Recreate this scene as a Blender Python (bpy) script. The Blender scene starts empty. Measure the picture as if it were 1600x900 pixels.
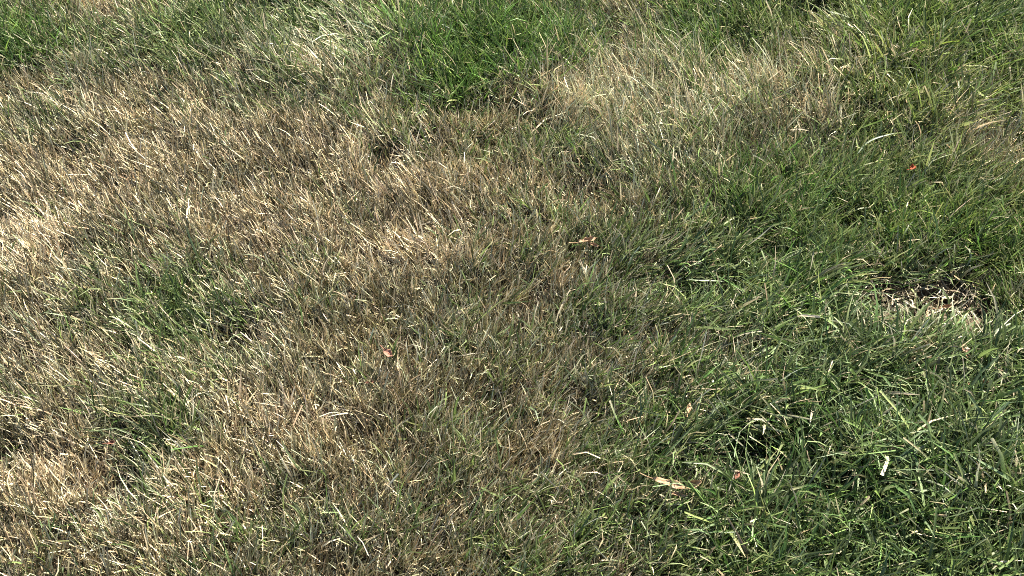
import bpy, math
import numpy as np
from mathutils import Vector

R = math.radians
sc = bpy.context.scene
col = sc.collection

# ------------------------------------------------------------------ camera
CAM_H, PITCH, HFOV = 1.42, R(50), R(50)
cam_d = bpy.data.cameras.new("camera")
cam = bpy.data.objects.new("camera", cam_d)
col.objects.link(cam)
cam.location = (0, 0, CAM_H)
cam.rotation_euler = (R(90) - PITCH, 0, 0)
cam_d.sensor_width = 36
cam_d.angle = HFOV
cam_d.clip_start = 0.02
cam_d.clip_end = 1000
sc.camera = cam

# ------------------------------------------------------------------ sky, sun, exposure
SUN_EL, SUN_AZ = R(45), R(24)        # azimuth measured from +y (away from the camera) towards +x
w = bpy.data.worlds.new("World")
sc.world = w
w.use_nodes = True
nt = w.node_tree
bg = nt.nodes["Background"]
sky = nt.nodes.new("ShaderNodeTexSky")
sky.sky_type = 'NISHITA'
sky.sun_disc = False
sky.sun_elevation = SUN_EL
sky.sun_rotation = SUN_AZ
nt.links.new(sky.outputs[0], bg.inputs[0])
bg.inputs[1].default_value = 0.05
sun_d = bpy.data.lights.new("sun", 'SUN')
sun = bpy.data.objects.new("sun", sun_d)
col.objects.link(sun)
sun_d.energy = 5.0
sun_d.angle = R(0.5)
sun_d.color = (1.0, 0.94, 0.84)
to_sun = Vector((math.sin(SUN_AZ) * math.cos(SUN_EL), math.cos(SUN_AZ) * math.cos(SUN_EL), math.sin(SUN_EL)))
sun.rotation_euler = to_sun.to_track_quat('Z', 'Y').to_euler()
sc.view_settings.view_transform = 'Standard'
sc.view_settings.look = 'None'
sc.view_settings.gamma = 1
sc.view_settings.use_curve_mapping = False
sc.view_settings.exposure = 2.5
sc.render.engine = 'CYCLES'
sc.cycles.use_denoising = False
sc.cycles.pixel_filter_type = 'BLACKMAN_HARRIS'
sc.cycles.filter_width = 1.0
sc.cycles.max_bounces = 4
sc.cycles.transmission_bounces = 4
sc.cycles.diffuse_bounces = 2

rng = np.random.default_rng(7)

# ------------------------------------------------------------------ helpers
TH = math.tan(HFOV / 2)


def px2ground(px, py, z=0.0):
    """a point of the photograph (1600x900) down onto the lawn at height z"""
    px = np.asarray(px, float)
    py = np.asarray(py, float)
    u = (px - 800) / 800 * TH
    v = (450 - py) / 800 * TH
    fy, fz = math.cos(PITCH), -math.sin(PITCH)
    uy, uz = math.sin(PITCH), math.cos(PITCH)
    dy = fy + v * uy
    dz = fz + v * uz
    t = (z - CAM_H) / dz
    return u * t, dy * t


_lat = rng.random((256, 256))


def noise(x, y, scale, seed=0):
    """smooth value noise 0..1"""
    x = np.asarray(x) / scale + 37.3 * (seed + 1)
    y = np.asarray(y) / scale + 91.7 * (seed + 1)
    xi = np.floor(x).astype(int)
    yi = np.floor(y).astype(int)
    fx = x - xi
    fy = y - yi
    fx = fx * fx * (3 - 2 * fx)
    fy = fy * fy * (3 - 2 * fy)
    a = _lat[xi & 255, yi & 255]
    b = _lat[(xi + 1) & 255, yi & 255]
    c = _lat[xi & 255, (yi + 1) & 255]
    d = _lat[(xi + 1) & 255, (yi + 1) & 255]
    return (a * (1 - fx) + b * fx) * (1 - fy) + (c * (1 - fx) + d * fx) * fy


def ground_z(x, y):
    return 0.016 * (noise(x, y, .22, 3) - .5) + 0.018 * (noise(x, y, .08, 4) - .5) + 0.03 * (noise(x, y, .9, 5) - .5)


def pits(x, y):
    return .014 * HOLLOW(x, y) + .005 * SOIL(x, y)  # ground sunk at the hollow spots so that shade gathers there


class Field:
    """values pinned at spots of the lawn, blended smoothly between them"""

    def __init__(self, pts, sigma):
        p = np.array(pts, float)
        self.x, self.y = px2ground(p[:, 0], p[:, 1], 0.02)
        self.v = p[:, 2:]
        self.s = sigma

    def __call__(self, x, y):
        out = np.zeros((len(x), self.v.shape[1]))
        for i in range(0, len(x), 20000):
            xs, ys = x[i:i + 20000], y[i:i + 20000]
            d2 = (xs[:, None] - self.x) ** 2 + (ys[:, None] - self.y) ** 2
            wgt = np.exp(-d2 / (2 * self.s ** 2)) + 1e-4 / (d2 + .02) ** 1.5
            out[i:i + 20000] = (wgt @ self.v) / wgt.sum(1)[:, None]
        return out


class Spots:
    """sum of soft round spots: (px, py, rx_px, ry_px, strength)"""

    def __init__(self, pts, grow=1.0):
        self.p = []
        self.grow = grow
        for px, py, rx, ry, s in pts:
            x, y = px2ground(px, py, 0.02)
            x1, _ = px2ground(px + rx, py, 0.02)
            _, y1 = px2ground(px, py - ry, 0.02)
            self.p.append((float(x), float(y), float(abs(x1 - x)), float(abs(y1 - y)), s))

    def __call__(self, x, y):
        o = np.zeros(len(x))
        wx = x + .03 * (noise(x, y, .05, 11) - .5)
        wy = y + .03 * (noise(x, y, .05, 12) - .5)
        for cx, cy, rx, ry, s in self.p:
            rx, ry = rx * self.grow, ry * self.grow
            cy = cy - .015 * (self.grow > 1)
            d = ((wx - cx) / rx) ** 2 + ((wy - cy) / ry) ** 2
            o += s * np.exp(-d ** 1.5)
        return np.clip(o, 0, 1)


# how green the lawn is (0 dead straw .. 1 all green)
GREEN = Field([
    (30,70,.85),(130,20,.35),(100,60,.5),(220,70,.55),(345,70,.8),(450,40,.7),(180,8,.15),(480,100,.4),(550,60,.5),(600,110,.3),
    (680,60,.75),(760,80,1),(850,60,.9),(920,20,.45),(1000,10,.4),(1100,50,.95),(1200,30,.85),(1290,60,.45),(1340,30,.6),(1450,40,.92),(1560,50,.9),
    (50,150,.25),(200,170,.1),(350,130,.35),(350,200,.05),(480,170,.2),(600,150,.2),(700,140,.9),(760,190,.25),(900,180,.2),(1000,170,.2),
    (1050,120,.3),(1150,130,.38),(1200,150,.4),(1280,150,.3),(1400,160,.65),(1500,140,.6),(1550,200,.55),
    (50,250,.08),(150,260,.03),(300,260,.05),(450,250,.08),(600,260,.1),(750,260,.12),(830,210,.15),(900,260,.3),(1000,230,.28),(1100,250,.35),
    (1130,300,.5),(1200,300,.8),(1300,240,.7),(1400,260,.85),(1500,280,.8),(1590,250,.4),(1570,220,.3),
    (30,380,0),(150,370,.2),(250,350,.12),(350,370,.03),(450,360,.03),(550,320,.08),(700,340,.1),(850,310,.12),(960,300,.2),(1050,340,.4),
    (1100,350,.6),(1200,370,.88),(1300,340,.92),(1450,350,.97),(1570,340,.85),
    (50,430,.08),(100,460,.2),(180,440,.25),(260,480,.5),(300,485,.85),(400,450,.08),(530,430,.2),(640,400,.04),(700,440,.28),(800,400,.2),
    (850,470,.25),(950,430,.45),(1080,430,.85),(1200,450,.95),(1280,460,.95),(1330,440,.7),(1430,440,.5),(1530,430,.8),(1380,485,.3),
    (60,540,.08),(180,560,.1),(300,560,.3),(400,560,.2),(500,560,.18),(600,560,.22),(700,540,.2),(800,560,.2),(880,560,.22),(1000,550,.4),
    (1100,560,.6),(1150,580,.4),(1250,560,.85),(1400,540,.75),(1550,560,.85),
    (40,640,.35),(120,650,.15),(220,650,.4),(240,690,.85),(330,640,.2),(450,650,.05),(600,640,.2),(750,640,.25),(870,620,.15),(950,640,.4),
    (1050,640,.5),(1150,660,.88),(1300,650,.9),(1450,650,.88),(1590,620,.6),
    (60,740,.02),(120,760,.0),(200,780,.3),(320,780,.0),(380,740,.12),(480,720,.2),(600,750,.22),(700,760,.2),(800,740,.2),(900,760,.35),
    (1000,720,.5),(1060,760,.45),(1150,740,.75),(1300,770,.9),(1450,760,.87),(1580,770,.7),
    (40,870,.22),(150,860,.22),(260,850,.25),(400,860,.25),(530,830,.25),(650,860,.25),(800,850,.3),(950,850,.5),(1100,850,.65),(1250,850,.8),
    (1400,860,.93),(1550,850,.93)], .05)

# which way the blades lie: (towards +x, towards +y) for a unit of rise
LEAN = Field([
    (60,80,-.1,.1),(220,60,-.6,.2),(400,110,-.45,.3),(540,60,-1.3,.2),(480,20,-1.0,.2),(700,70,.0,.1),(850,80,-.2,.1),(1050,60,-.9,.1),(1200,30,-.6,.2),
    (1320,40,-.9,.3),(1480,50,.3,.2),(1580,40,.5,.2),(60,200,-.7,.3),(200,220,-.8,.3),(330,260,-.7,.3),(450,200,-.5,.3),(600,180,-.5,.3),
    (760,200,.1,-.2),(860,190,.6,.1),(960,150,-.9,.3),(1080,170,-.6,.3),(1180,150,-.8,.1),(1300,180,-.3,.2),(1420,160,.0,.2),(1550,160,.4,.2),
    (100,300,-.8,.3),(300,330,-.5,.4),(450,330,-.5,.3),(600,320,-.6,.3),(760,300,-.4,.3),(900,320,-.2,.3),(1000,260,-.7,.3),(1120,260,-.4,.3),
    (1250,280,.3,.2),(1400,240,.6,.2),(1500,300,.3,.1),(40,400,-.6,.4),(150,450,-.6,.3),(300,430,-.3,.2),(430,440,-.5,.3),(640,400,-.9,.2),
    (560,470,.2,.2),(760,440,.6,.2),(900,420,.6,.2),(1050,400,.8,.2),(1090,440,1.3,.0),(1220,400,.5,.2),(1350,380,.2,.1),(1500,380,-.1,.1),
    (1560,470,-.2,.1),(1400,500,.4,.1),(80,560,-.7,.3),(230,560,-.7,.3),(370,530,-1.0,.2),(500,540,-.4,.3),(650,560,.1,.2),(800,560,.2,.3),
    (950,560,.6,.2),(1080,580,.8,.2),(1200,560,.7,.2),(1330,540,.8,.2),(1500,550,.6,.1),(80,680,-.5,.3),(230,660,-.3,.3),(350,650,-.7,.3),
    (470,650,-.4,.3),(600,680,.3,.2),(760,680,.7,.2),(900,680,.7,.2),(1050,680,.6,.2),(1180,700,.1,.1),(1300,690,-.3,.1),(1420,680,.6,.1),
    (1540,690,-.4,.1),(60,780,-.3,.3),(200,770,-.2,.2),(320,790,-.6,.3),(450,780,-.1,.3),(600,780,.4,.3),(760,780,.6,.2),(930,800,.6,.2),
    (1100,800,.7,.1),(1250,780,.6,.1),(1400,780,.1,.1),(1540,780,-.2,.1),(100,870,.0,.3),(350,860,.1,.3),(600,860,.5,.3),(850,860,.6,.2),
    (1100,860,.7,.1),(1300,860,-.3,.1),(1500,860,.4,.1)], .06)

# vivid green, coarse blades, pale dead mats, hollows added to hold shade, bare soil
VIVID = Spots([(770,80,170,95,1),(30,80,70,80,.7),(1100,40,110,60,.35),(1460,365,130,55,.5),(1250,450,90,60,.4),(290,490,50,35,.2),
               (1480,60,130,70,.35),(240,690,60,40,.2),(1560,440,60,60,.5),(1020,600,80,70,.3),(1300,780,260,150,.3),(1200,310,100,80,.35)])
COARSE = Spots([(1380,720,330,230,1),(1450,80,220,110,.6),(1500,560,140,120,.8),(1300,560,180,100,.7),(1150,450,150,90,.35),(540,60,110,55,.4),
                (1150,740,100,120,.5)])
PALE = Spots([(30,385,85,60,1),(640,395,110,38,1),(450,660,90,30,.9),(310,790,100,55,.95),(85,745,90,60,.9),(410,345,110,35,.7),(185,6,70,18,1),
              (1275,160,70,30,.6),(500,130,60,25,.5),(260,215,150,40,.35),(150,290,170,50,.35),(870,190,110,35,.7),(250,590,70,40,.6),
              (980,130,90,35,.6),(1390,495,80,30,.7),(600,250,140,70,.4),(850,290,160,50,.35),(540,30,90,40,.4)])
HOLLOW = Spots([(735,163,75,11,.6),(1155,703,55,26,1),(190,750,40,30,.6),(1060,432,60,24,.4),(15,690,25,18,.8),(893,610,22,30,.3),(375,535,30,22,.45),
                (520,632,10,20,.8),(1290,8,35,14,.9),(640,545,12,12,.8),(620,250,12,14,.7),(590,250,14,14,.5),(1565,645,25,20,.6),(1000,430,30,30,.4),
                (500,50,40,30,.5),(130,225,25,16,.6),(1310,135,25,16,.5),(1540,420,40,25,.5),(1380,630,25,20,.7),(1190,390,45,18,.5),(60,330,70,20,.3),
                (800,345,60,22,.3),(760,655,20,14,.5),(1320,345,30,10,.7)], 1.3)
SILVER = Spots([(1010,135,150,55,1),(1190,150,150,45,.9),(870,190,90,30,.7),(1080,210,130,60,.6),(550,70,70,45,.7),(470,110,90,30,.5),(1330,110,70,60,.5),
                (1440,540,120,40,.3),(1570,780,50,60,.4),(220,780,60,60,.6),(1500,230,110,50,.4),(450,600,200,60,.25),(1130,640,70,60,.3),(980,250,130,50,.4)])
SHORT = Spots([(1445,512,125,38,1),(1560,500,50,36,.7)])
COOL = Spots([(1330,710,300,190,1),(1050,430,90,50,.6),(1500,560,110,60,.5)])
WARM = Spots([(1470,120,170,110,1),(1560,220,80,80,.8),(1250,40,140,50,.4),(1440,350,150,40,.6)])
SOIL = Spots([(1440,468,86,54,.96),(1508,474,46,40,.95),(1375,478,58,36,.93),(1380,512,40,22,.8),(1560,478,28,24,.7)])


# ------------------------------------------------------------------ materials
def nodes_of(name):
    m = bpy.data.materials.new(name)
    m.use_nodes = True
    t = m.node_tree
    return m, t, t.nodes["Principled BSDF"], t.nodes["Material Output"]


def blade_material(name, rough, transl, spec):
    m, t, p, out = nodes_of(name)
    at = t.nodes.new("ShaderNodeAttribute")
    at.attribute_name = "tint"
    tc = t.nodes.new("ShaderNodeTexCoord")
    nz = t.nodes.new("ShaderNodeTexNoise")
    nz.inputs["Scale"].default_value = 420
    nz.inputs["Detail"].default_value = 2
    t.links.new(tc.outputs["Object"], nz.inputs["Vector"])
    mr = t.nodes.new("ShaderNodeMapRange")
    mr.inputs["From Min"].default_value = .3
    mr.inputs["From Max"].default_value = .7
    mr.inputs["To Min"].default_value = .78
    mr.inputs["To Max"].default_value = 1.2
    t.links.new(nz.outputs["Fac"], mr.inputs["Value"])
    mx = t.nodes.new("ShaderNodeVectorMath")
    mx.operation = 'SCALE'
    t.links.new(at.outputs["Color"], mx.inputs[0])
    t.links.new(mr.outputs[0], mx.inputs["Scale"])
    t.links.new(mx.outputs[0], p.inputs["Base Color"])
    p.inputs["Roughness"].default_value = rough
    p.inputs["Specular IOR Level"].default_value = spec
    tr = t.nodes.new("ShaderNodeBsdfTranslucent")
    t.links.new(mx.outputs[0], tr.inputs["Color"])
    mix = t.nodes.new("ShaderNodeMixShader")
    mix.inputs[0].default_value = transl
    t.links.new(p.outputs[0], mix.inputs[1])
    t.links.new(tr.outputs[0], mix.inputs[2])
    t.links.new(mix.outputs[0], out.inputs["Surface"])
    return m


M_GREEN = blade_material("green blade", .5, .25, .34)
M_DRY = blade_material("dry blade", .55, .07, .35)


def soil_material():
    m, t, p, out = nodes_of("soil under lawn")
    geo = t.nodes.new("ShaderNodeNewGeometry")
    n1 = t.nodes.new("ShaderNodeTexNoise")
    n1.inputs["Scale"].default_value = 90
    n1.inputs["Detail"].default_value = 6
    t.links.new(geo.outputs["Position"], n1.inputs["Vector"])
    r1 = t.nodes.new("ShaderNodeValToRGB")
    r1.color_ramp.elements[0].position = .3
    r1.color_ramp.elements[0].color = (.018, .013, .008, 1)
    r1.color_ramp.elements[1].position = .75
    r1.color_ramp.elements[1].color = (.11, .08, .05, 1)
    t.links.new(n1.outputs["Fac"], r1.inputs["Fac"])
    # farther off the sheet itself reads as patchy turf
    n2 = t.nodes.new("ShaderNodeTexNoise")
    n2.inputs["Scale"].default_value = 1.4
    n2.inputs["Detail"].default_value = 8
    t.links.new(geo.outputs["Position"], n2.inputs["Vector"])
    r2 = t.nodes.new("ShaderNodeValToRGB")
    r2.color_ramp.elements[0].position = .42
    r2.color_ramp.elements[0].color = (.17, .125, .065, 1)
    r2.color_ramp.elements[1].position = .58
    r2.color_ramp.elements[1].color = (.05, .075, .022, 1)
    t.links.new(n2.outputs["Fac"], r2.inputs["Fac"])
    ln = t.nodes.new("ShaderNodeVectorMath")
    ln.operation = 'DISTANCE'
    ln.inputs[1].default_value = (0, 1.4, 0)
    t.links.new(geo.outputs["Position"], ln.inputs[0])
    mr = t.nodes.new("ShaderNodeMapRange")
    mr.inputs["From Min"].default_value = 2.2
    mr.inputs["From Max"].default_value = 3.0
    t.links.new(ln.outputs["Value"], mr.inputs["Value"])
    mix = t.nodes.new("ShaderNodeMix")
    mix.data_type = 'RGBA'
    t.links.new(mr.outputs[0], mix.inputs["Factor"])
    t.links.new(r1.outputs[0], mix.inputs[6])
    t.links.new(r2.outputs[0], mix.inputs[7])
    t.links.new(mix.outputs[2], p.inputs["Base Color"])
    p.inputs["Roughness"].default_value = .95
    p.inputs["Specular IOR Level"].default_value = .15
    bp = t.nodes.new("ShaderNodeBump")
    bp.inputs["Strength"].default_value = .6
    bp.inputs["Distance"].default_value = .004
    t.links.new(n1.outputs["Fac"], bp.inputs["Height"])
    t.links.new(bp.outputs[0], p.inputs["Normal"])
    return m


M_SOIL = soil_material()


def leaf_material(name, c1, c2, transl=.25, scale=160):
    m, t, p, out = nodes_of(name)
    tc = t.nodes.new("ShaderNodeTexCoord")
    nz = t.nodes.new("ShaderNodeTexNoise")
    nz.inputs["Scale"].default_value = scale
    nz.inputs["Detail"].default_value = 4
    t.links.new(tc.outputs["Object"], nz.inputs["Vector"])
    rp = t.nodes.new("ShaderNodeValToRGB")
    rp.color_ramp.elements[0].position = .36
    rp.color_ramp.elements[0].color = (*c1, 1)
    rp.color_ramp.elements[1].position = .62
    rp.color_ramp.elements[1].color = (*c2, 1)
    t.links.new(nz.outputs["Fac"], rp.inputs["Fac"])
    t.links.new(rp.outputs[0], p.inputs["Base Color"])
    p.inputs["Roughness"].default_value = .8
    p.inputs["Specular IOR Level"].default_value = .15
    tr = t.nodes.new("ShaderNodeBsdfTranslucent")
    t.links.new(rp.outputs[0], tr.inputs["Color"])
    mix = t.nodes.new("ShaderNodeMixShader")
    mix.inputs[0].default_value = transl
    t.links.new(p.outputs[0], mix.inputs[1])
    t.links.new(tr.outputs[0], mix.inputs[2])
    t.links.new(mix.outputs[0], out.inputs["Surface"])
    return m


# ------------------------------------------------------------------ mesh building
def link_mesh(name, verts, faces_flat, face_sizes, mat, tint=None, parent=None, smooth=True):
    me = bpy.data.meshes.new(name)
    nv, nl, nf = len(verts), len(faces_flat), len(face_sizes)
    me.vertices.add(nv)
    me.vertices.foreach_set("co", np.ascontiguousarray(verts, dtype=np.float32).ravel())
    me.loops.add(nl)
    me.loops.foreach_set("vertex_index", np.ascontiguousarray(faces_flat, dtype=np.int32))
    me.polygons.add(nf)
    starts = np.concatenate([[0], np.cumsum(face_sizes)[:-1]]).astype(np.int32)
    me.polygons.foreach_set("loop_start", starts)
    me.polygons.foreach_set("loop_total", np.asarray(face_sizes, dtype=np.int32))
    me.polygons.foreach_set("use_smooth", np.full(nf, smooth))
    if tint is not None:
        a = me.attributes.new("tint", 'FLOAT_COLOR', 'POINT')
        c = np.ones((nv, 4), np.float32)
        c[:, :3] = tint
        a.data.foreach_set("color", c.ravel())
    me.materials.append(mat)
    me.update(calc_edges=True)
    me.validate()
    o = bpy.data.objects.new(name, me)
    col.objects.link(o)
    o.parent = parent
    return o


def blades_mesh(b, nseg=4):
    """b: dict of per-blade arrays -> (verts, loops, sizes, tint). A blade is a tapering, bending, V-folded strip."""
    n = len(b["x"])
    rows = nseg + 1
    t = np.linspace(0, 1, rows)[None, :]
    L, az = b["L"][:, None], b["az"][:, None]
    th0, bend = b["th0"][:, None], b["bend"][:, None]      # angle from the vertical at the root, and how much more at the tip
    th = th0 + bend * t ** 1.3 + b.get('kink', np.zeros(n))[:, None] * (t > .55)
    ds = L / nseg
    thm = (th[:, 1:] + th[:, :-1]) / 2
    r = np.concatenate([np.zeros((n, 1)), np.cumsum(np.sin(thm) * ds, 1)], 1)
    z = np.concatenate([np.zeros((n, 1)), np.cumsum(np.cos(thm) * ds, 1)], 1)
    azs = az + b["curl"][:, None] * t ** 2
    cx = b["x"][:, None] + np.cos(azs) * r
    cy = b["y"][:, None] + np.sin(azs) * r
    cz = b["z"][:, None] + z
    floor = b["z"][:, None] + b.get("rest", np.full(n, .002))[:, None]
    cz[:, 1:] = np.maximum(cz[:, 1:], floor)
    # width direction: turned about the blade by its twist
    tw = b["tw"][:, None] + b["twist"][:, None] * t
    sx, sy = -np.sin(azs), np.cos(azs)                     # sideways
    nx, ny, nz = -np.cos(azs) * np.cos(th), -np.sin(azs) * np.cos(th), np.sin(th)   # upper face
    ct, st = np.cos(tw), np.sin(tw)
    wx, wy, wz = sx * ct + nx * st, sy * ct + ny * st, nz * st
    ux, uy, uz = -sx * st + nx * ct, -sy * st + ny * ct, nz * ct
    prof = np.minimum(1, .62 + 1.1 * t) * np.maximum(np.clip((1.02 - t) * 2.3, 0, 1) ** .75, b.get('blunt', np.zeros(n))[:, None])
    hw = b["w"][:, None] * .5 * prof
    fold = b["fold"][:, None]
    P = np.stack([cx, cy, cz], -1)
    W = np.stack([wx, wy, wz], -1) * hw[..., None]
    U = np.stack([ux, uy, uz], -1) * (hw * fold)[..., None]
    left, mid, right = P - W + U, P, P + W + U
    V = np.stack([left, mid, right], 2)                    # n, rows, 3, xyz
    V = V.reshape(n, rows * 3, 3)
    base = (np.arange(n) * rows * 3)[:, None, None]
    i = np.arange(nseg)[:, None] * 3
    q = np.concatenate([np.concatenate([i, i + 1, i + 4, i + 3], 1), np.concatenate([i + 1, i + 2, i + 5, i + 4], 1)], 0)
    F = (q[None] + base).reshape(-1)
    sizes = np.full(n * nseg * 2, 4)
    # colour of the blade itself: tip may be dead
    c0, c1 = b["c0"][:, None, None, :], b["c1"][:, None, None, :]
    k = np.clip((t - b["tipstart"][:, None]) / .25, 0, 1)[..., None, None]
    T = np.broadcast_to(c0 * (1 - k) + c1 * k, (n, rows, 3, 3)).reshape(n * rows * 3, 3)
    return V.reshape(-1, 3), F, sizes, T


GREENS = np.array([(.086,.126,.042),(.070,.110,.038),(.112,.152,.056),(.145,.176,.092),(.110,.145,.078),(.155,.18,.075),(.055,.090,.03)])
VIVIDS = .86 * np.array([(.085,.165,.034),(.11,.195,.045),(.07,.14,.034),(.16,.235,.055),(.06,.12,.028),(.12,.17,.06),(.05,.10,.024)])
GREYS = np.array([(.27,.285,.175),(.33,.33,.215),(.22,.24,.14),(.38,.37,.25)])
OLIVES = np.array([(.16,.155,.070),(.20,.19,.10),(.12,.12,.048),(.22,.215,.125)])
TANS = np.array([(.33,.275,.145),(.40,.335,.185),(.27,.22,.105),(.36,.32,.19),(.20,.172,.082),(.30,.275,.165),(.13,.118,.052),(.09,.084,.034),(.06,.058,.022)])  # darkest tones put shadowed strokes, as well as brown blades, into the colour
PALES = np.array([(.52,.46,.30),(.57,.49,.32),(.48,.39,.24),(.54,.44,.285),(.44,.34,.205)])


for _p, _k in ((GREENS, .8), (VIVIDS, .86), (OLIVES, 1), (TANS, 1.06)):
    _p[:, 2] *= _k


def pick(pal, n):
    c = pal[rng.integers(0, len(pal), n)]
    return c * rng.uniform(.6, 1.35, (n, 1)) * rng.uniform(.95, 1.05, (n, 3))


def make_blades(x, y, cid, g_bias=0.0, size=1.0):
    """choose every blade's look from where it stands; cid = its tussock"""
    n = len(x)
    z = ground_z(x, y) - pits(x, y) - .003
    g = GREEN(x, y)[:, 0]
    lean = LEAN(x, y)
    viv, coarse, pale, hollow = VIVID(x, y), COARSE(x, y), PALE(x, y), HOLLOW(x, y)
    nc = cid.max() + 1
    crand = rng.random((nc, 6))[cid]
    gg = g + .42 * (noise(x, y, .035, 1) - .5) + .3 * (noise(x, y, .11, 2) - .5) + .28 * (crand[:, 0] - .5) + g_bias
    u = rng.random(n)
    green = gg > .22 + .56 * u
    mid = (~green) & (gg > -.02 + .40 * rng.random(n))
    palemask = (~green) & (rng.random(n) < (.15 + .75 * pale))
    vivid = green & (rng.random(n) < viv * .9)
    c0 = pick(TANS, n)
    c0[mid] = pick(OLIVES, n)[mid]
    grey = mid & (rng.random(n) < .5)
    c0[grey] = pick(GREYS, n)[grey]
    pinkish = rng.random(n) < .30 + .35 * noise(x, y, .16, 31)
    c0[pinkish] *= np.array([1.05, .965, 1.02])
    c0[palemask] = pick(PALES, n)[palemask]
    c0[green] = pick(GREENS, n)[green]
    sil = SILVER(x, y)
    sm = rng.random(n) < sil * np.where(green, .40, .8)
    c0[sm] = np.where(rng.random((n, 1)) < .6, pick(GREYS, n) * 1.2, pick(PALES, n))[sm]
    c0[vivid] = pick(VIVIDS, n)[vivid]
    cool, warm = COOL(x, y)[:, None], WARM(x, y)[:, None]
    gi = green[:, None]
    c0 = np.where(gi, c0 * (1 + cool * np.array([-.16, -.12, -.06])) * (1 + warm * np.array([.18, .10, -.06])), c0)
    c0 *= (.5 + 1.0 * crand[:, 1])[:, None]
    c1 = c0.copy()
    tipstart = np.full(n, 2.0)
    dead_tip = green & (rng.random(n) < .26 * (1.15 - g))
    tipstart[dead_tip] = rng.uniform(.35, .85, dead_tip.sum())
    c1[dead_tip] = pick(PALES, n)[dead_tip] * .8
    cut = green & ~dead_tip & (rng.random(n) < .2 * (1 - viv) * (1 - .6 * coarse))
    tipstart[cut] = rng.uniform(.84, .97, cut.sum())
    c1[cut] = pick(PALES, n)[cut] * .8
    # lean of the neighbourhood, of the tussock and of the blade
    spread = np.where(green, .42, .30) + .10 * coarse + .12 * viv
    lx = lean[:, 0] * np.where(green, .9, .56) + (crand[:, 2] - .5) * (1 - .55 * sil) + rng.normal(0, 1, n) * spread
    ly = lean[:, 1] + (crand[:, 3] - .5) * .8 + rng.normal(0, 1, n) * spread
    L_sil = 1 + .5 * sil
    flat = rng.random(n) < np.where(green, .05, .10 + .22 * pale) + .22 * SILVER(x, y)
    k = np.where(flat, rng.uniform(2, 5, n), 1.0)
    mag = np.hypot(lx, ly) * k
    th0 = np.arctan(mag) * .85
    bend = rng.gamma(2.0, np.where(green, .15, .06), n) + coarse * rng.gamma(2, .25, n)
    bend = np.where(th0 + bend > 1.75, np.maximum(0, 1.75 - th0), bend)
    L = np.where(green, rng.normal(.050, .013, n), rng.normal(.038, .010, n))
    L *= (1 + .6 * coarse) * (.68 + .64 * crand[:, 4]) * (1 - .72 * hollow) * size
    L *= L_sil * (1 - .6 * SHORT(x, y))
    L *= .82 + .36 * noise(x, y, .06, 8)
    L = np.clip(L, .012, .13)
    wd = np.where(green, rng.normal(.0025, .0006, n), rng.normal(.0018, .0005, n))
    wide = rng.random(n) < coarse * .5
    wd = np.where(wide & green, rng.normal(.0042, .0011, n), wd)
    wd = np.clip(wd, .0009, .0075) * (.7 + .3 * size)
    return dict(x=x, y=y, z=z, L=L, az=np.arctan2(ly, lx), th0=th0, bend=bend, curl=rng.normal(0, 1, n) * np.where(green, .35, .18), w=wd,
                kink=np.where(rng.random(n) < np.where(green, .05, .06), rng.uniform(.5, 1.7, n), 0), blunt=np.where(rng.random(n) < np.where(green, .28, .5), rng.uniform(.45, .8, n), 0),
                tw=rng.normal(0, .9, n), twist=rng.normal(0, .9, n), fold=np.where(green, rng.uniform(.15, .6, n), rng.uniform(.3, .9, n)),
                c0=c0, c1=c1, tipstart=tipstart), green


def tussocks(area, per_m2, per_clump, radius, keep):
    x0, x1, y0, y1 = area
    nc = int((x1 - x0) * (y1 - y0) * per_m2 / per_clump)
    cx, cy = rng.uniform(x0, x1, nc), rng.uniform(y0, y1, nc)
    k = keep(cx, cy)
    cx, cy = cx[k], cy[k]
    nb = rng.poisson(per_clump, len(cx)) + 1
    cid = np.repeat(np.arange(len(cx)), nb)
    x = cx[cid] + rng.normal(0, radius, len(cid))
    y = cy[cid] + rng.normal(0, radius, len(cid))
    return x, y, cid


def sub(b, m):
    return {k: v[m] for k, v in b.items()}


def tag(o, label=None, cat=None, group=None, kind=None):
    if label: o["label"] = label
    if cat: o["category"] = cat
    if group: o["group"] = group
    if kind: o["kind"] = kind
    return o


# ------------------------------------------------------------------ ground: one sheet to the horizon
near = np.arange(-2.4, 2.401, .012)
far = np.array([2.6, 3, 4, 6, 10, 20, 50, 120, 300.])
gx = np.concatenate([-far[::-1], near, far])
gy = gx + 1.4
X, Y = np.meshgrid(gx, gy, indexing='ij')
xf, yf = X.ravel(), Y.ravel()
Z = ground_z(xf, yf) - pits(xf, yf)
n0, n1 = X.shape
ii, jj = np.meshgrid(np.arange(n0 - 1), np.arange(n1 - 1), indexing='ij')
a = (ii * n1 + jj).ravel()
quads = np.stack([a, a + n1, a + n1 + 1, a + 1], 1)
ground = link_mesh("ground", np.stack([xf, yf, Z], 1), quads.ravel(), np.full(len(quads), 4), M_SOIL)
tag(ground, kind="structure")

# ------------------------------------------------------------------ lawn
# frame on the ground, with a margin for a step to the side
FX0, FX1, FY0, FY1 = -1.9, 1.9, .30, 2.75


def in_view(x, y, m=.10):
    half = TH * (y * math.cos(PITCH) + CAM_H * math.sin(PITCH)) + m
    return (np.abs(x) < half) & (y > .50 - m) & (y < 2.25 + m)


CLUMPS_TAKEN = []      # (x, y, rx, ry): ground given over to the separate tufts


def free(x, y):
    ok = np.ones(len(x), bool)
    for cx, cy, rx, ry in CLUMPS_TAKEN:
        ok &= ((x - cx) / rx) ** 2 + ((y - cy) / ry) ** 2 > 1
    return ok


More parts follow.
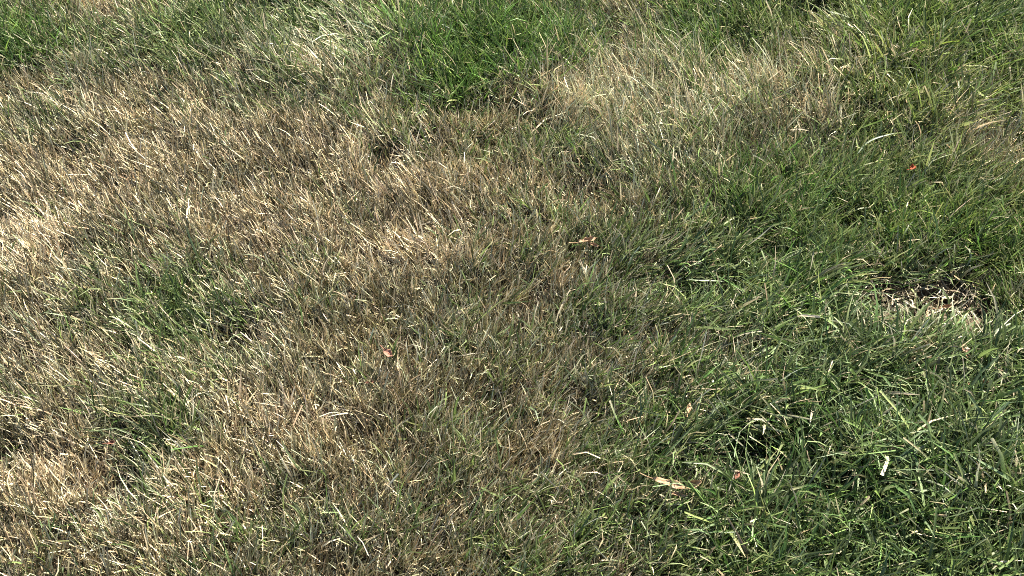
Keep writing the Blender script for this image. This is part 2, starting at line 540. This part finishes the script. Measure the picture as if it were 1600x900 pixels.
def in_tuft(x, y, t):
    cx, cy, rx, ry = t
    wob = 1 + .45 * (noise(x, y, .04, 21) - .5)
    return ((x - cx) / rx) ** 2 + ((y - cy) / ry) ** 2 < wob ** 2


def soil_keep(x, y):
    s = SOIL(x, y)
    h = HOLLOW(x, y)
    return rng.random(len(x)) > np.maximum(np.maximum(s * .97, h * .62), .28 * COARSE(x, y))


TUFTS = [  # px, py, rx, ry, label
    (765, 92, 150, 72, "largest and most vivid green grass clump, at the top of the lawn, edged by straw"),
    (28, 95, 62, 62, "bright green grass clump in the upper left corner of the lawn"),
    (300, 490, 62, 30, "small isolated green tuft in the tan straw on the left, with one lime blade"),
    (235, 690, 58, 42, "dark green tuft beside a shaded hollow, between two pale straw mats at lower left"),
    (370, 78, 66, 34, "dark olive green tuft among straw in the upper left, right of the corner clump"),
]
tuft_geo = []
for px, py, rx, ry, lab in TUFTS:
    x, y = px2ground(px, py, .02)
    x1, _ = px2ground(px + rx, py, .02)
    _, y1 = px2ground(px, py - ry, .02)
    tuft_geo.append((float(x), float(y), float(x1 - x), float(y1 - y)))

DENS = 68000
x, y, cid = tussocks((FX0, FX1, FY0, FY1), DENS, 9, .010, lambda a, b: in_view(a, b))
k = soil_keep(x, y)
x, y, cid = x[k], y[k], cid[k]
b, green = make_blades(x, y, cid)
owner = np.full(len(x), -1)
for i, t in enumerate(tuft_geo):
    owner[in_tuft(x, y, t)] = i
# margin outside the frame: thinner, with wider blades
xm, ym, cm = tussocks((FX0 - .5, FX1 + .5, FY0 - .5, FY1 + .5), DENS * .3, 9, .014, lambda a, c: ~in_view(a, c))
bm_, gm = make_blades(xm, ym, cm, size=1.5)
for kk in b:
    b[kk] = np.concatenate([b[kk], bm_[kk]])
green = np.concatenate([green, gm])
owner = np.concatenate([owner, np.full(len(gm), -1)])

m = (owner < 0) & green
o = link_mesh("green_grass", *blades_mesh(sub(b, m))[:3], M_GREEN, blades_mesh(sub(b, m))[3]) if False else None
v, f, s, t_ = blades_mesh(sub(b, m))
tag(link_mesh("green_grass", v, f, s, M_GREEN, t_), "living green fescue blades growing across the lawn, thickest on the right", "grass", kind="stuff")
m = (owner < 0) & ~green
v, f, s, t_ = blades_mesh(sub(b, m))
tag(link_mesh("dry_grass", v, f, s, M_DRY, t_), "drought browned tan grass blades covering the lawn, thickest on the left", "dry grass", kind="stuff")
for i, (spec, t) in enumerate(zip(TUFTS, tuft_geo)):
    e = bpy.data.objects.new("grass_tuft", None)
    col.objects.link(e)
    e.location = (t[0], t[1], float(ground_z(np.array([t[0]]), np.array([t[1]]))[0]))
    e.empty_display_size = .05
    tag(e, spec[4], "grass tuft", "green tufts standing out of the dry lawn")
    for gmask, nm, mt in ((green, "green_blades", M_GREEN), (~green, "dead_blades", M_DRY)):
        m = (owner == i) & gmask
        if m.sum() < 3:
            continue
        bb = sub(b, m)
        bb["L"] = bb["L"] * 1.12
        if i >= 2:
            bb["c0"] = bb["c0"] * .72          # the small tufts are a darker grass
        v, f, s, t_ = blades_mesh(bb)
        link_mesh(nm, v - np.array(e.location), f, s, mt, t_, e)

# ------------------------------------------------------------------ thatch: loose dead litter lying between the blades
n = 52000
x = rng.uniform(-1.5, 1.5, n)
y = rng.uniform(.35, 2.5, n)
k = in_view(x, y) & (rng.random(n) > .8 * np.maximum(HOLLOW(x, y), SOIL(x, y)))
x, y = x[k], y[k]
n = len(x)
c = pick(TANS, n) * rng.uniform(.12, .45, (n, 1))  # litter colour darkened to paint deeper shade into the gaps between blades
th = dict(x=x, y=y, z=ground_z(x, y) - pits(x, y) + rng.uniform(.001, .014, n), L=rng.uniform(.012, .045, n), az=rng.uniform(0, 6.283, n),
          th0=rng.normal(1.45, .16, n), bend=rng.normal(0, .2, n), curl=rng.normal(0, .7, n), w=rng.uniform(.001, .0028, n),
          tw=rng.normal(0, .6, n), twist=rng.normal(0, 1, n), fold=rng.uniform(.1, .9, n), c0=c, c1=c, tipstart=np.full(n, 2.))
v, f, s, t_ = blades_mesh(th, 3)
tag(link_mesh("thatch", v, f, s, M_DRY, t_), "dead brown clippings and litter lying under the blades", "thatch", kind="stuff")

# dead straw scraps strewn over the bare patch
n = 330
x, y = px2ground(rng.normal(1420, 75, n), rng.normal(472, 24, n), 0)
c = np.where(rng.random((n, 1)) < .5, pick(PALES, n) * .55, pick(TANS, n) * .8)
th = dict(x=x, y=y, z=ground_z(x, y) - pits(x, y) + rng.uniform(.001, .016, n), L=rng.uniform(.012, .05, n), az=rng.uniform(0, 6.283, n),
          th0=rng.normal(1.35, .2, n), bend=rng.normal(0, .3, n), curl=rng.normal(0, .9, n), w=rng.uniform(.0012, .0032, n),
          tw=rng.normal(0, .6, n), twist=rng.normal(0, 1, n), fold=rng.uniform(.1, .9, n), c0=c, c1=c, tipstart=np.full(n, 2.))
v, f, s, t_ = blades_mesh(th, 4)
tag(link_mesh("straw_scraps", v, f, s, M_DRY, t_), "broken pale straw scraps strewn over the dark bare soil at right", "straw", kind="stuff")

# soil crumbs in the bare patch
def crumbs():
    n = 2600
    px = rng.normal(1455, 62, n)
    py = rng.normal(446, 24, n)
    x, y = px2ground(px, py, 0)
    k = rng.random(n) < SOIL(x, y) + .05
    x, y = x[k], y[k]
    n = len(x)
    base = np.array([(1,0,0),(-1,0,0),(0,1,0),(0,-1,0),(0,0,1),(0,0,-1)], float)
    tri = np.array([(0,2,4),(2,1,4),(1,3,4),(3,0,4),(2,0,5),(1,2,5),(3,1,5),(0,3,5)])
    r = rng.gamma(2.2, .0011, n)
    V = base[None] * rng.uniform(.6, 1.4, (n, 6, 1)) * r[:, None, None] + rng.normal(0, .25, (n, 6, 3)) * r[:, None, None]
    V += np.stack([x, y, ground_z(x, y) - pits(x, y) + r * .4], 1)[:, None, :]
    F = (tri[None] + (np.arange(n) * 6)[:, None, None]).reshape(-1)
    return V.reshape(-1, 3), F, np.full(n * 8, 3)


tag(link_mesh("soil_crumbs", *crumbs(), M_SOIL, smooth=False), "dark crumbs of bare soil in the worn gap at right", "soil", kind="stuff")


# ------------------------------------------------------------------ single blades and straws that stand out
def single(name, p0, p1, z0, z1, width, colr, mat, label, cat, group, sag=.0, fold=.35):
    """one blade from photo spot p0 (root end) to p1 (tip end), at heights z0, z1 above the soil"""
    xa, ya = px2ground(*p0, z0)
    xb, yb = px2ground(*p1, z1)
    A, B = np.array([xa, ya, z0], float), np.array([xb, yb, z1], float)
    nseg = 8
    t = np.linspace(0, 1, nseg + 1)[:, None]
    side = np.cross(B - A, (0, 0, 1.0))
    side /= np.linalg.norm(side) + 1e-9
    Lg = np.linalg.norm(B - A)
    P = A + (B - A) * t + np.array([0, 0, 1]) * sag * np.sin(t * math.pi) + side * Lg * (rng.uniform(-.12, .12) * np.sin(t * math.pi) + rng.uniform(-.05, .05) * np.sin(t * 2 * math.pi))
    up = np.cross(side, (B - A) / Lg)
    tw = rng.uniform(-.5, .5) + rng.uniform(-.7, .7) * t
    W = side * np.cos(tw) + up * np.sin(tw)
    U = -side * np.sin(tw) + up * np.cos(tw)
    hw = width * .36 * np.minimum(1, .75 + t) * np.clip((1.03 - t) * 3, 0, 1) ** .8
    org = P[0].copy()
    V = np.stack([P - W * hw + U * hw * fold, P, P + W * hw + U * hw * fold], 1) - org
    i = np.arange(nseg)[:, None] * 3
    q = np.concatenate([np.concatenate([i, i + 1, i + 4, i + 3], 1), np.concatenate([i + 1, i + 2, i + 5, i + 4], 1)], 0)
    o = link_mesh(name, V.reshape(-1, 3), q.ravel(), np.full(len(q), 4), mat, np.broadcast_to(np.array(colr), ((nseg + 1) * 3, 3)))
    o.location = org
    return tag(o, label, cat, group)


SAGE, LIME, DEEP, STRAW, BONE = (.12, .155, .075), (.15, .22, .05), (.06, .10, .03), (.26, .21, .125), (.27, .24, .16)
GB, GS = "broad green blades standing out of the lawn", "loose pale straws lying on the lawn"
for args in [
    ("grass_shoot", (1362, 785), (1278, 648), .02, .045, .0062, SAGE, "long folded dark green blade slanting to the upper left in coarse grass"),
    ("grass_shoot", (1600, 775), (1535, 672), .02, .045, .0055, SAGE, "long pale green blade slanting to the upper left at the right edge of the lawn"),
    ("grass_shoot", (1316, 715), (1336, 680), .04, .05, .0050, (.16, .20, .10), "short bright pale blade crossing the long folded blade at lower right"),
    ("grass_shoot", (1414, 690), (1412, 627), .02, .06, .0036, (.17, .20, .11), "thin upright whitish blade near a dark hollow right of the coarse grass"),
    ("grass_shoot", (1381, 700), (1380, 655), .02, .055, .0036, (.17, .20, .11), "thin upright whitish blade standing over reddish litter at lower right"),
    ("grass_shoot", (1163, 762), (1165, 725), .02, .05, .0065, DEEP, "stubby upright deep green blade just right of the crumpled tan leaf"),
    ("grass_shoot", (1206, 850), (1196, 797), .02, .055, .0065, LIME, "lime green upright blade near the bottom edge, right of centre"),
    ("grass_shoot", (1385, 625), (1400, 600), .03, .045, .0050, LIME, "lime green bent blade above the small dark gap at right"),
    ("grass_shoot", (1495, 520), (1497, 492), .03, .05, .0045, LIME, "short lime green blade standing above the pale leaf at right"),
    ("grass_shoot", (1200, 412), (1258, 386), .035, .045, .0040, (.17, .20, .11), "pale arching blade in the green grass left of the bare soil"),
    ("grass_shoot", (1130, 440), (1072, 436), .035, .04, .0040, (.13, .165, .09), "pale green blade lying level in the dark grass right of centre"),
    ("grass_shoot", (1510, 415), (1514, 388), .03, .05, .0052, (.18, .21, .12), "short whitish upright blade behind the bare soil patch"),
    ("grass_shoot", (1340, 240), (1398, 208), .035, .045, .0046, (.10, .125, .07), "long pale grey green blade slanting up right, above left of the orange leaf"),
    ("grass_shoot", (1402, 160), (1425, 122), .03, .05, .0055, (.15, .20, .09), "broad pale green blade near the upper right"),
    ("grass_shoot", (1478, 85), (1476, 28), .02, .06, .0050, DEEP, "tall dark green upright blade near the top right"),
    ("grass_shoot", (1586, 85), (1588, 52), .02, .05, .0045, LIME, "lime green upright blade at the top right edge"),
    ("grass_shoot", (1290, 790), (1306, 760), .02, .05, .0060, LIME, "lime green tapered blade right of the bottom middle"),
    ("grass_shoot", (1300, 605), (1262, 690), .05, .03, .0048, DEEP, "dark green blade drooping to the lower left in the coarse grass"),
    ("grass_shoot", (1450, 720), (1500, 655), .02, .05, .0050, DEEP, "dark green blade slanting up right in the coarse grass near the right edge"),
    ("grass_shoot", (1130, 850), (1200, 790), .02, .045, .0045, SAGE, "slender grey green blade slanting up right near the bottom edge"),
]:
    single(*args[:3], args[3] - .008, args[4] - .008, *args[5:7], M_GREEN, args[7], "grass shoot", GB, sag=.006)
for args in [
    ("straw_stalk", (1490, 766), (1580, 766), .045, .045, .0026, BONE, "thin pale straw lying level at lower right"),
    ("straw_stalk", (868, 505), (893, 448), .03, .055, .0050, BONE, "wider, right hand straw of the upright pair in the middle of the lawn"),
    ("straw_stalk", (840, 508), (841, 470), .03, .05, .0030, BONE, "thinner, left hand straw of the upright pair in the middle of the lawn"),
    ("straw_stalk", (828, 208), (868, 182), .04, .045, .0040, STRAW, "tan straw lying just below the bright green clump"),
    ("straw_stalk", (138, 805), (137, 762), .02, .06, .0035, BONE, "white upright straw right of the lower left straw mat"),
    ("straw_stalk", (600, 380), (660, 405), .05, .045, .0030, STRAW, "tan straw slanting down right on the pale mat left of centre"),
    ("straw_stalk", (1385, 460), (1415, 488), .03, .02, .0036, BONE, "pale straw on the front left rim of the bare soil"),
    ("straw_stalk", (1412, 470), (1448, 490), .03, .03, .0036, BONE, "pale straw on the front middle rim of the bare soil"),
    ("straw_stalk", (1445, 495), (1475, 478), .03, .03, .0030, STRAW, "tan straw on the front right rim of the bare soil"),
    ("straw_stalk", (1445, 458), (1444, 432), .005, .03, .0028, BONE, "upright pale straw in the dark bare soil"),
    ("straw_stalk", (1490, 462), (1507, 442), .01, .025, .0034, BONE, "short white straw on the right of the bare soil"),
    ("straw_stalk", (1400, 430), (1382, 455), .03, .012, .0026, STRAW, "thin tan straw across the left of the bare soil"),
    ("straw_stalk", (657, 62), (659, 22), .03, .065, .0042, BONE, "tall pale straw at the left end of the bright green clump"),
    ("straw_stalk", (1235, 203), (1265, 205), .045, .045, .0034, STRAW, "short level tan straw near the upper right"),
]:
    single(*args[:3], args[3] - .012, args[4] - .012, *args[5:7], M_DRY, args[7], "straw", GS, sag=.003)


# ------------------------------------------------------------------ fallen leaves
def leaf_mesh(length, width, cup, curl, wave, lobes=0, nu=12, nv=8):
    """an ovate leaf along +x, cupped across and curled along, thin but solid"""
    us, vs = np.linspace(0, 1, nu + 1), np.linspace(-1, 1, nv + 1)
    top = []
    for u in us:
        half = width * .5 * (math.sin(math.pi * min(1, u * .97 + .015)) ** .75) * (1 - .25 * u)
        half *= 1 + .22 * math.sin(u * math.pi * 2 * lobes) if lobes else 1
        half = max(half, width * .01)
        for v in vs:
            ang = curl * (u - .5)
            rx = (math.sin(ang) / curl if abs(curl) > 1e-3 else (u - .5)) * length
            rz = ((1 - math.cos(ang)) / curl if abs(curl) > 1e-3 else 0) * length
            ca = cup * v
            yy = half * (math.sin(ca) / cup if abs(cup) > 1e-3 else v)
            zz = half * ((1 - math.cos(ca)) / cup if abs(cup) > 1e-3 else 0)
            zz += wave * (math.sin(u * 9 + v * 2.2) * abs(v) + .35 * math.sin(u * 17 - v * 5))
            top.append((rx - math.sin(ang) * zz, yy, rz + math.cos(ang) * zz + .0006 * abs(v)))
    top = np.array(top)
    bot = top - np.array([0, 0, .00035])
    m = nv + 1
    fc = []
    N = len(top)
    for i in range(nu):
        for j in range(nv):
            a = i * m + j
            fc.append((a, a + m, a + m + 1, a + 1))
            fc.append((N + a, N + a + 1, N + a + m + 1, N + a + m))
    rim = [j for j in range(m)] + [i * m + nv for i in range(1, nu + 1)] + [nu * m + j for j in range(nv - 1, -1, -1)] + [i * m for i in range(nu - 1, 0, -1)]
    for k in range(len(rim)):
        a, c = rim[k], rim[(k + 1) % len(rim)]
        fc.append((a, c, N + c, N + a))
    fc = np.array(fc)
    return np.concatenate([top, bot]), fc


def stalk_mesh(length, r):
    rows, k = 6, 5
    V = []
    for i in range(rows):
        t = i / (rows - 1)
        for j in range(k):
            a = 2 * math.pi * j / k
            V.append((-t * length, math.cos(a) * r * (1 + .5 * t), math.sin(a) * r * (1 + .5 * t) + .25 * length * t * t))
    F = [(i * k + j, i * k + (j + 1) % k, (i + 1) * k + (j + 1) % k, (i + 1) * k + j) for i in range(rows - 1) for j in range(k)]
    return np.array(V), np.array(F)


def fallen_leaf(px, py, z, length, width, rot, mat, label, cup=1.0, curl=.8, wave=.001, lobes=0, stalk=.5, flakes=()):
    x, y = px2ground(px, py, z)
    e = bpy.data.objects.new("fallen_leaf", None)
    col.objects.link(e)
    e.location = (float(x), float(y), z)
    e.rotation_euler = (rot[0] * .4, rot[1], rot[2])
    e.empty_display_size = .01
    tag(e, label, "leaf", "fallen leaves scattered on the lawn")
    v, f = leaf_mesh(length, width, cup, curl, wave, lobes)
    link_mesh("leaf_blade", v, f.ravel(), np.full(len(f), 4), mat, parent=e)
    if stalk:
        v, f = stalk_mesh(length * stalk, .0006)
        so = link_mesh("leaf_stalk", v, f.ravel(), np.full(len(f), 4), mat, parent=e)
        so.location = (-length * .48, 0, 0.0004)
    for (dx, dy, dz, l, w_, rr, cc) in flakes:
        v, f = leaf_mesh(l, w_, 1.2, cc, .0012)
        fo = link_mesh("torn_piece", v, f.ravel(), np.full(len(f), 4), mat, parent=e)
        fo.location = (dx, dy, dz)
        fo.rotation_euler = rr
    return e


PINK = leaf_material("pinkish dead leaf", (.18, .085, .055), (.29, .145, .10))
ORANGE = leaf_material("orange dead leaf", (.15, .035, .014), (.24, .062, .024))
PEACH = leaf_material("peach dead leaf", (.22, .13, .072), (.36, .245, .145))
TAN = leaf_material("tan dead leaf", (.22, .12, .06), (.40, .28, .17), scale=90)
PALE_RED = leaf_material("pale leaf with red spots", (.28, .09, .055), (.36, .28, .19), scale=110)
RUST = leaf_material("rust dead leaf", (.11, .048, .030), (.20, .095, .062))

fallen_leaf(607, 553, .048, .022, .016, (.35, -.15, -.9), PINK, "pinkish brown curled leaf resting in dry grass left of centre", 1.0, .9, .0012)
fallen_leaf(1425, 263, .050, .022, .014, (.5, .3, .7), ORANGE, "orange red leaf caught among green blades at upper right", 1.2, .9, .0018, 2)
fallen_leaf(918, 376, .046, .036, .013, (.2, .1, .35), PEACH, "pale peach shredded leaf on dry grass just right of the lawn's middle", 1.3, .7, .002, 3,
            flakes=((.006, -.012, .001, .020, .008, (.3, .2, -.5), 1.2),))
fallen_leaf(1048, 756, .052, .052, .013, (.25, .05, -.3), PEACH, "large crumpled peach tan leaf curled among green blades at the lower middle", .5, .3, .0016, 2, .4,
            flakes=((.030, .008, .003, .026, .018, (.5, -.1, .6), .7), (.014, -.012, -.001, .024, .008, (.2, .1, .1), .6)))
fallen_leaf(1507, 546, .050, .020, .018, (.75, .1, 1.45), PALE_RED, "small cream leaf with a red spot in coarse grass at right", .9, .5, .001)
fallen_leaf(1076, 638, .050, .020, .010, (.5, .1, 1.3), PEACH, "narrow pale upright leaf at the seam of dry and green grass", 1.2, .5, .001)
fallen_leaf(577, 598, .044, .016, .006, (.2, 0, .1), RUST, "tiny rust red leaf in straw below left of the pinkish curled leaf", 1.2, .4, .001, stalk=0)
fallen_leaf(1150, 744, .046, .020, .012, (.4, .2, .9), RUST, "dull red leaf beside the stubby green blade right of the crumpled tan leaf", 1.2, .9, .0015)
fallen_leaf(174, 692, .042, .012, .007, (.4, .1, .3), RUST, "small red brown leaf at the left edge of the lower left green tuft", 1.0, .8, .001)
fallen_leaf(1526, 600, .040, .046, .014, (.3, .1, .2), PEACH, "long curled pinkish leaf over a dark gap near the right edge", 2.0, .6, .002)
fallen_leaf(1478, 480, .028, .026, .010, (.3, -.1, .1), TAN, "small tan leaf at the front right rim of the bare soil", 1.4, .5, .001)
fallen_leaf(1240, 765, .046, .016, .010, (.5, .1, .4), PEACH, "small salmon leaf bit in coarse grass right of the crumpled tan leaf", 1.2, .8, .001, stalk=0)
